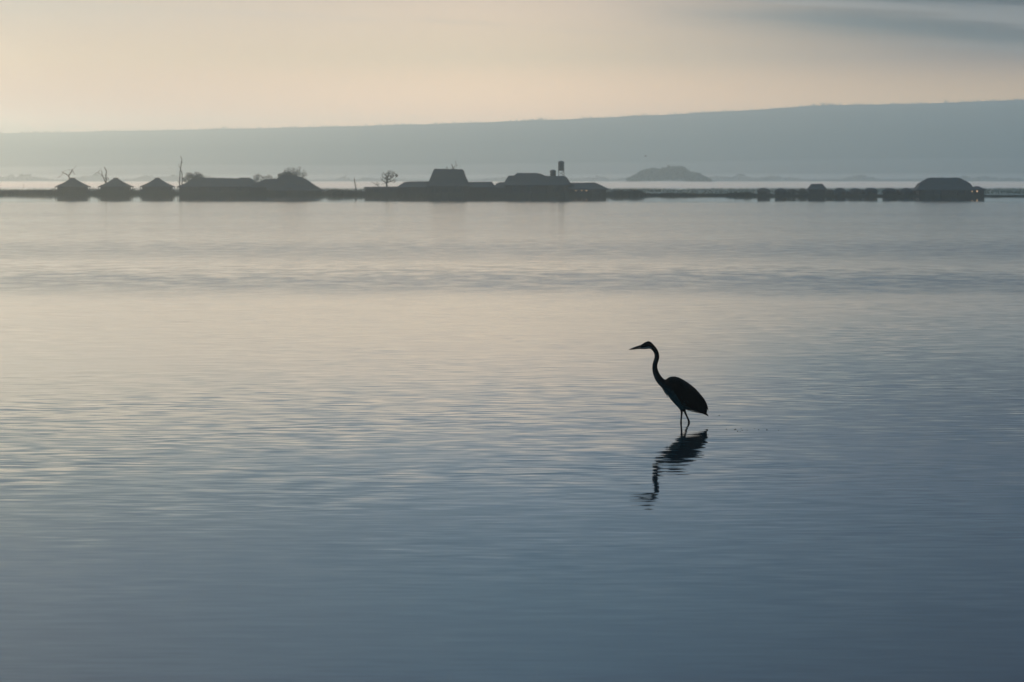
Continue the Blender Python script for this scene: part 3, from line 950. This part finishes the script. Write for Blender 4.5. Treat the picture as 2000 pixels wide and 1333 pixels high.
def feather_material():
    m = bpy.data.materials.new('heron_plumage'); m.use_nodes = True
    t = NT(m.node_tree)
    g = t.add('ShaderNodeTexCoord'); s = t.add('ShaderNodeSeparateXYZ'); t.l.new(g.outputs['Object'], s.inputs[0])
    at_ = t.add('ShaderNodeAttribute', attribute_name='plumage'); sc = t.add('ShaderNodeSeparateColor'); t.l.new(at_.outputs['Color'], sc.inputs[0])
    belly, streak, chin = sc.outputs[0], sc.outputs[1], sc.outputs[2]
    n = t.noise(t.xyz(t.math('MULTIPLY', t.math('ADD', s.outputs[0], t.math('MULTIPLY', s.outputs[2], .7)), 95.0), t.math('MULTIPLY', s.outputs[1], 60.0), t.math('MULTIPLY', s.outputs[2], 14.0)), 1.0, 3, .6)
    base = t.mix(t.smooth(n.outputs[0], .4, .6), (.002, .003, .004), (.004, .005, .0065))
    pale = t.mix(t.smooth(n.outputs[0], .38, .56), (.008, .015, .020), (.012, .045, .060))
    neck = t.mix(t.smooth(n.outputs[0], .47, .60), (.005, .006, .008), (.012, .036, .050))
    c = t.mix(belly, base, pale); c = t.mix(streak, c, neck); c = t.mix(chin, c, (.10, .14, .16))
    b = t.add('ShaderNodeBsdfPrincipled'); t.put(b.inputs['Base Color'], c); b.inputs['Roughness'].default_value = .75
    b.inputs['Specular IOR Level'].default_value = .02
    bp = t.add('ShaderNodeBump'); bp.inputs['Strength'].default_value = .4; bp.inputs['Distance'].default_value = .004
    t.l.new(n.outputs[0], bp.inputs['Height']); t.l.new(bp.outputs[0], b.inputs['Normal'])
    o = t.add('ShaderNodeOutputMaterial'); t.l.new(b.outputs[0], o.inputs[0])
    return m


M['plumage'] = feather_material()
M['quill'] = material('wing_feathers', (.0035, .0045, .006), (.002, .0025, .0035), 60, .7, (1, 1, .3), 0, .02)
M['beak'] = material('beak_horn', (.012, .012, .011), None, 20, .5)
M['down_blue'] = material('breast_plume_blue', (.022, .055, .070), (.008, .018, .024), 40, .9, (1, 1, 1), 0, .02)
M['down'] = material('undertail_down', (.16, .14, .12), (.08, .075, .07), 40, .9)

PX = YB / F                              # metres per photograph pixel at the bird
heron = thing('heron', 'tall dark heron wading alone in the lake, neck curved up, facing left', 'heron', HB)
# head, neck and trunk: (top/back point, front/belly point, half width across in px)
ST = [((1251.5, 674.6), (1251.8, 682.0), 2.4), ((1254.5, 672.6), (1255.5, 682.0), 3.4), ((1258.5, 670.0), (1259.5, 682.0), 4.4), ((1262.5, 667.9), (1263.5, 681.9), 5.0),
      ((1267, 667.0), (1266.8, 681.3), 5.1), ((1271, 668.6), (1269.8, 681.4), 4.8), ((1275.0, 672.5), (1272.0, 682.6), 4.3), ((1278.8, 676.5), (1274.0, 684.2), 4.0), ((1282.6, 681.5), (1276.2, 687.2), 3.9),
      ((1285.6, 687.2), (1278.0, 691.0), 4.0), ((1287.3, 693.5), (1278.9, 695.2), 4.1), ((1287.4, 700.5), (1278.5, 699.8), 4.1), ((1285.4, 706.8), (1276.8, 704.8), 4.1), ((1283.6, 712.6), (1274.7, 711.6), 4.1),
      ((1283.6, 719), (1274.2, 720.5), 4.3), ((1285.2, 724.5), (1275.2, 728.2), 4.7), ((1287.6, 730), (1277.2, 735), 5.2), ((1291.0, 735.2), (1280.2, 742.2), 6.2),
      ((1295.4, 740.2), (1284.6, 749), 7.8), ((1299.4, 742.2), (1289.5, 754.3), 10), ((1302.8, 740.4), (1295.5, 759.8), 13), ((1306.5, 737.6), (1301.0, 766.5), 16), ((1311.5, 736.2), (1305.4, 773.6), 18.5),
      ((1318.5, 736.0), (1311.0, 781.5), 20), ((1326, 738.0), (1317.8, 789.3), 20.5), ((1334.5, 742.4), (1325, 795.8), 20), ((1343.5, 748), (1333.5, 799.5), 19), ((1351, 753.6), (1342, 800.5), 17),
      ((1358.5, 760), (1350, 801.2), 14.5), ((1365, 767), (1358, 803.0), 12), ((1370.6, 774), (1365, 805.2), 9.5), ((1375.6, 783), (1370.5, 807.5), 7), ((1379.0, 793), (1375.5, 809.0), 5), ((1381, 801), (1379.5, 810.5), 3)]
bm = bmesh.new()
rings = []; SEG = 24
for (a, b, hw) in ST:
    A = hp(*a); B = hp(*b); c = (A + B) / 2; e = (A - B) / 2; wv_ = Vector((0, hw * PX, 0))
    rings.append([bm.verts.new(c + e * math.cos(t) + wv_ * math.sin(t)) for t in [2 * math.pi * k / SEG for k in range(SEG)]])
for A, B in zip(rings, rings[1:]):
    for k in range(SEG): bm.faces.new((A[k], A[(k + 1) % SEG], B[(k + 1) % SEG], B[k]))
bm.faces.new(rings[0][::-1]); bm.faces.new(rings[-1])
# legs: feathered thigh, tibia down to the water, and on under it to spread toes
def leg(P, dy):
    tube(bm, [hp(px, py, d) for px, py, d, _ in P], [r * PX for *_, r in P], 12)
LEGS = [[(1327, 788, -.03, 7.5), (1330.3, 796.5, -.045, 4.6), (1331.3, 801, -.05, 2.7), (1331.4, 805.5, -.05, 1.75), (1330.7, 814, -.05, 1.3), (1330.0, 821, -.05, 1.25), (1330.0, 825.5, -.05, 1.6), (1330.6, 832, -.05, 1.3), (1333.0, 866, -.05, 1.2)],
        [(1332, 788, .03, 7.5), (1334.5, 797, .045, 4.6), (1336.3, 801.5, .05, 2.8), (1338.3, 806, .05, 1.9), (1341.5, 813.5, .05, 1.5), (1344.4, 819.8, .05, 1.4), (1346.0, 824.0, .05, 1.9), (1344.8, 829.5, .05, 1.5), (1334.5, 866, .05, 1.2)]]
for L in LEGS: leg(L, 0)
for L in LEGS:
    px, py, d, r = L[-1]; f = hp(px, py, d)
    for ang in (-150, -180, 150, 15):
        e = f + Vector((math.cos(R(ang)), math.sin(R(ang)), -.08)) * (.11 if ang != 15 else .06)
        tube(bm, [f, (f + e) / 2 + Vector((0, 0, .008)), e], [1.2 * PX, .9 * PX, .5 * PX], 8)
bmesh.ops.recalc_face_normals(bm, faces=bm.faces[:])
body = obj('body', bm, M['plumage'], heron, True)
rm_ = body.modifiers.new('remesh', 'REMESH'); rm_.mode = 'VOXEL'; rm_.voxel_size = .0042
sm_ = body.modifiers.new('smooth', 'SMOOTH'); sm_.iterations = 3; sm_.factor = .5
dg = bpy.context.evaluated_depsgraph_get(); me = bpy.data.meshes.new_from_object(body.evaluated_get(dg))
body.modifiers.clear(); body.data = me
me.materials.clear(); me.materials.append(M['plumage'])
for p in me.polygons: p.use_smooth = True
nrm = [v_.normal.copy() for v_ in me.vertices]
for v_, n_ in zip(me.vertices, nrm): v_.co += n_ * (.42 * YB / F)
# plumage patches: pale belly, streaked fore-neck, white chin
ca = me.color_attributes.new('plumage', 'FLOAT_COLOR', 'POINT')
def sst(v, a, b):
    t_ = max(0, min(1, (v - a) / (b - a))); return t_ * t_ * (3 - 2 * t_)
mids = [((hp(*a) + hp(*b)) / 2, (hp(*b) - hp(*a)) / 2, i) for i, (a, b, h) in enumerate(ST)]
for v in me.vertices:
    co = v.co; c, e, i = min(mids, key=lambda m_: (m_[0].x - co.x) ** 2 + (m_[0].z - co.z) ** 2)
    f = (Vector((co.x, 0, co.z)) - Vector((c.x, 0, c.z))).dot(Vector((e.x, 0, e.z))) / max(1e-9, e.length_squared)
    chin = sst(f, .30, .62) if i <= 6 else 0
    streak = sst(f, -.15, .35) * (sst(i, 8, 11) if i < 20 else 1) * (1 - sst(i, 20, 23)) * .8 if i > 7 else 0
    belly = sst(f, .0, .45) * sst(i, 18, 21) * (1 - sst(i, 27, 30)) if i > 16 else 0
    if co.z < hp(0, 800).z: chin = streak = belly = 0
    ca.data[v.index].color = (belly, streak, chin, 1)
# beak: long dagger in two halves
bm = bmesh.new()
tube(bm, [hp(1253.5, 676.2), hp(1246, 677.6), hp(1238, 680.2), hp(1231, 682.4), hp(1227.6, 683.3)], [(2.4 * PX, 2.5 * PX), (2.0 * PX, 1.9 * PX), (1.35 * PX, 1.3 * PX), (.6 * PX, .6 * PX), (.15 * PX, .15 * PX)], 12)
tube(bm, [hp(1254.5, 680.3), hp(1247, 680.9), hp(1239, 682.3), hp(1232, 683.2), hp(1228.6, 683.5)], [(1.7 * PX, 2.2 * PX), (1.3 * PX, 1.6 * PX), (.95 * PX, 1.1 * PX), (.5 * PX, .5 * PX), (.15 * PX, .15 * PX)], 12)
obj('beak', bm, M['beak'], heron, True)
for s in (-1, 1):
    bm = bmesh.new(); bmesh.ops.create_uvsphere(bm, u_segments=14, v_segments=10, radius=.0075); e = obj('eye', bm, M['dark'], heron, True); e.location = hp(1258.3, 675.3, s * 4.0 * PX)


def feather(bm, a, b, wid, droop=.0, y0=0.0, y1=0.0, thick=.0012):
    """one flight feather from a to b (photograph px), leaf-shaped blade with a small thickness"""
    A = hp(*a, y0); B = hp(*b, y1); d = (B - A); n = Vector((-d.z, 0, d.x)).normalized()
    for off in (thick, -thick):
        prevp = None
        for k in range(7):
            f = k / 6; ww = wid * PX * (math.sin(math.pi * min(1, .25 + f * .72)) ** .6 if f < 1 else .06)
            c = A + d * f + n * droop * math.sin(math.pi * f) * PX + Vector((0, off, 0))
            q = (bm.verts.new(c + n * ww), bm.verts.new(c - n * ww))
            if prevp: bm.faces.new((prevp[0], q[0], q[1], prevp[1]))
            prevp = q


# folded wings: outline shell with rows of feathers lying back towards the tail
for s in (-1, 1):
    bm = bmesh.new()
    def yw(px, py):
        # trunk half width at that column, so feathers lie on the flank
        best = min(ST, key=lambda S: ((S[0][0] + S[1][0]) / 2 - px) ** 2 + ((S[0][1] + S[1][1]) / 2 - py) ** 2 * .25)
        (ax, ay), (bx, by), hw = best
        f = max(-1, min(1, (py - (ay + by) / 2) / ((by - ay) / 2)))
        return s * (hw * math.sqrt(max(.10, 1 - f * f)) + .8) * PX
    for row, (n_, x0, y0, x1, y1, ln_, wd) in enumerate(((9, 1308, 746, 1330, 786, 15, 2.8), (10, 1315, 742, 1340, 790, 17, 2.8), (10, 1325, 744, 1348, 792, 19, 2.7),
                                                       (10, 1337, 750, 1356, 794, 21, 2.6), (9, 1348, 758, 1362, 796, 20, 2.4))):
        for k in range(n_):
            f = k / (n_ - 1); ax = x0 + (x1 - x0) * f; ay = y0 + (y1 - y0) * f
            an = R(52 - 27 * f + random.uniform(-3, 3))
            bx = ax + math.cos(an) * ln_; by = ay + math.sin(an) * ln_
            ya = yw(ax, ay); yb = yw(bx, by)
            feather(bm, (ax, ay), (bx, by), wd, 0, ya, yb * .95 + s * .003)
    for k in range(6):                     # long primaries meeting over the tail
        f = k / 5
        feather(bm, (1356 + 4 * f, 774 + 14 * f), (1378.5 + 3.6 * (1 - f), 797 + 8 * f - random.uniform(0, 2)), 2.3, -1.0 + 1.5 * f, yw(1356 + 4 * f, 778 + 10 * f), s * 4 * PX)
    feather(bm, (1371, 776), (1383.4, 802.8), 2.0, 1.2, s * 6 * PX, s * 2 * PX)
    obj('wing', bm, M['quill'], heron, recalc=False)
bm = bmesh.new()
for k in range(9):
    f = k / 8; s = (-1, 1)[k % 2]
    feather(bm, (1364 + random.uniform(-1, 1), 792 + 6 * f), (1384.5 - 7 * f, 813.6 - 3.2 * f + random.uniform(-.4, .4)), 2.2, 0, s * (5 - 4 * f) * PX, s * 1.5 * (1 - f) * PX)
obj('tail', bm, M['quill'], heron, recalc=False)
bm = bmesh.new()
for k in range(34):
    px = random.uniform(1342, 1367); py = 801.0 + (px - 1342) * .20
    l = random.uniform(2.5, 6); y = random.uniform(-7, 7) * PX
    feather(bm, (px, py), (px + l, py + l * random.uniform(.15, .6)), .8, 0, y, y)
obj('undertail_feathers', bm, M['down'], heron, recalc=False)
for s in (-1, 1):                          # long plumes hanging at the base of the fore-neck, each side
    bm = bmesh.new()
    for k in range(13):
        f = k / 12; a = (1288 + 16 * f + random.uniform(0, 5), 751 + 20 * f); L = random.uniform(12, 19); an = R(random.uniform(52, 66))
        y = s * random.uniform(5, 11 + 5 * f) * PX
        feather(bm, a, (a[0] + math.cos(an) * L, a[1] + math.sin(an) * L), .6, .6, y, y * 1.25)
    obj('breast_plume', bm, M['down_blue'], heron, recalc=False)

# specks of weed floating right of the bird
bm = bmesh.new()
for px, py in ((1419, 839), (1435, 840), (1437, 839.3), (1448, 838), (1450, 841.5), (1446, 844), (1441, 843), (1482, 840), (1498, 840.5), (1521, 841), (1474, 837.8), (1405, 812), (1460, 841)):
    Y = F * H_CAM / (py - 350); x = (px - 1000) / F * Y
    bmesh.ops.create_icosphere(bm, subdivisions=1, radius=.003 + random.random() * .004, matrix=Matrix.Translation((x, Y, .002)) @ Matrix.Diagonal((1.8, 1.3, .7, 1)))
tag(obj('floating_specks', bm, M['leaf']), 'scatter of tiny weed specks floating right of the heron', None, kind='stuff')

# ------------------------------------------------------------------ haze over the whole lake
bm = bmesh.new()
box(bm, (0, 5500, 62), (11400, 12400, 128))
hz = obj('haze', bm, None)
m = bpy.data.materials.new('haze_air'); m.use_nodes = True
t = NT(m.node_tree)
v = t.add('ShaderNodeVolumePrincipled')
v.inputs['Color'].default_value = (0.80, 0.97, 1.0, 1)
v.inputs['Density'].default_value = 0.00018
v.inputs['Anisotropy'].default_value = 0.825
o = t.add('ShaderNodeOutputMaterial'); t.l.new(v.outputs[0], o.inputs['Volume'])
hz.data.materials.append(m)
# a bank of low mist lying on the water beyond the marsh
bm = bmesh.new(); box(bm, (0, 3310, .72), (2600, 3160, 1.1)); mist = obj('ground_mist', bm, None)
m = bpy.data.materials.new('mist_air'); m.use_nodes = True
t = NT(m.node_tree)
v = t.add('ShaderNodeVolumePrincipled')
v.inputs['Color'].default_value = (1.0, 0.97, 0.93, 1)
v.inputs['Density'].default_value = 0.004
v.inputs['Anisotropy'].default_value = 0.8
o = t.add('ShaderNodeOutputMaterial'); t.l.new(v.outputs[0], o.inputs['Volume'])
mist.data.materials.append(m)
tag(mist, 'pale low mist lying on the water in front of the far shore', None, kind='stuff')
# faint mist banked against the foot of the ridge, thinning upwards
bm = bmesh.new(); prev = None; TH = (.3, 4.5, 5.2, 3.0, 0.02)
for cols in TERR[::4]:
    top = [bm.verts.new((c.x, c.y, max(c.z, 0) + th)) for c, th in zip(cols, TH)]
    bot = [bm.verts.new((c.x, c.y, min(c.z, 0.1) - .3 if k == 0 else c.z - 2.0)) for k, c in enumerate(cols[:5])]
    ring = top + bot[::-1]
    if prev:
        for k in range(len(ring)): bm.faces.new((prev[k], ring[k], ring[(k + 1) % len(ring)], prev[(k + 1) % len(ring)]))
    else: bm.faces.new(ring)
    prev = ring
bm.faces.new(prev[::-1])
mist2 = obj('valley_mist', bm, None)
m = bpy.data.materials.new('valley_mist_air'); m.use_nodes = True
t = NT(m.node_tree)
v = t.add('ShaderNodeVolumePrincipled')
v.inputs['Color'].default_value = (0.98, 0.98, 1.0, 1)
v.inputs['Density'].default_value = 0.0014
v.inputs['Anisotropy'].default_value = 0.82
o = t.add('ShaderNodeOutputMaterial'); t.l.new(v.outputs[0], o.inputs['Volume'])
mist2.data.materials.append(m)
tag(mist2, 'faint mist gathered along the foot of the far ridge', None, kind='stuff')
tag(hz, 'thin morning haze over the lake and far shore', None, kind='stuff')
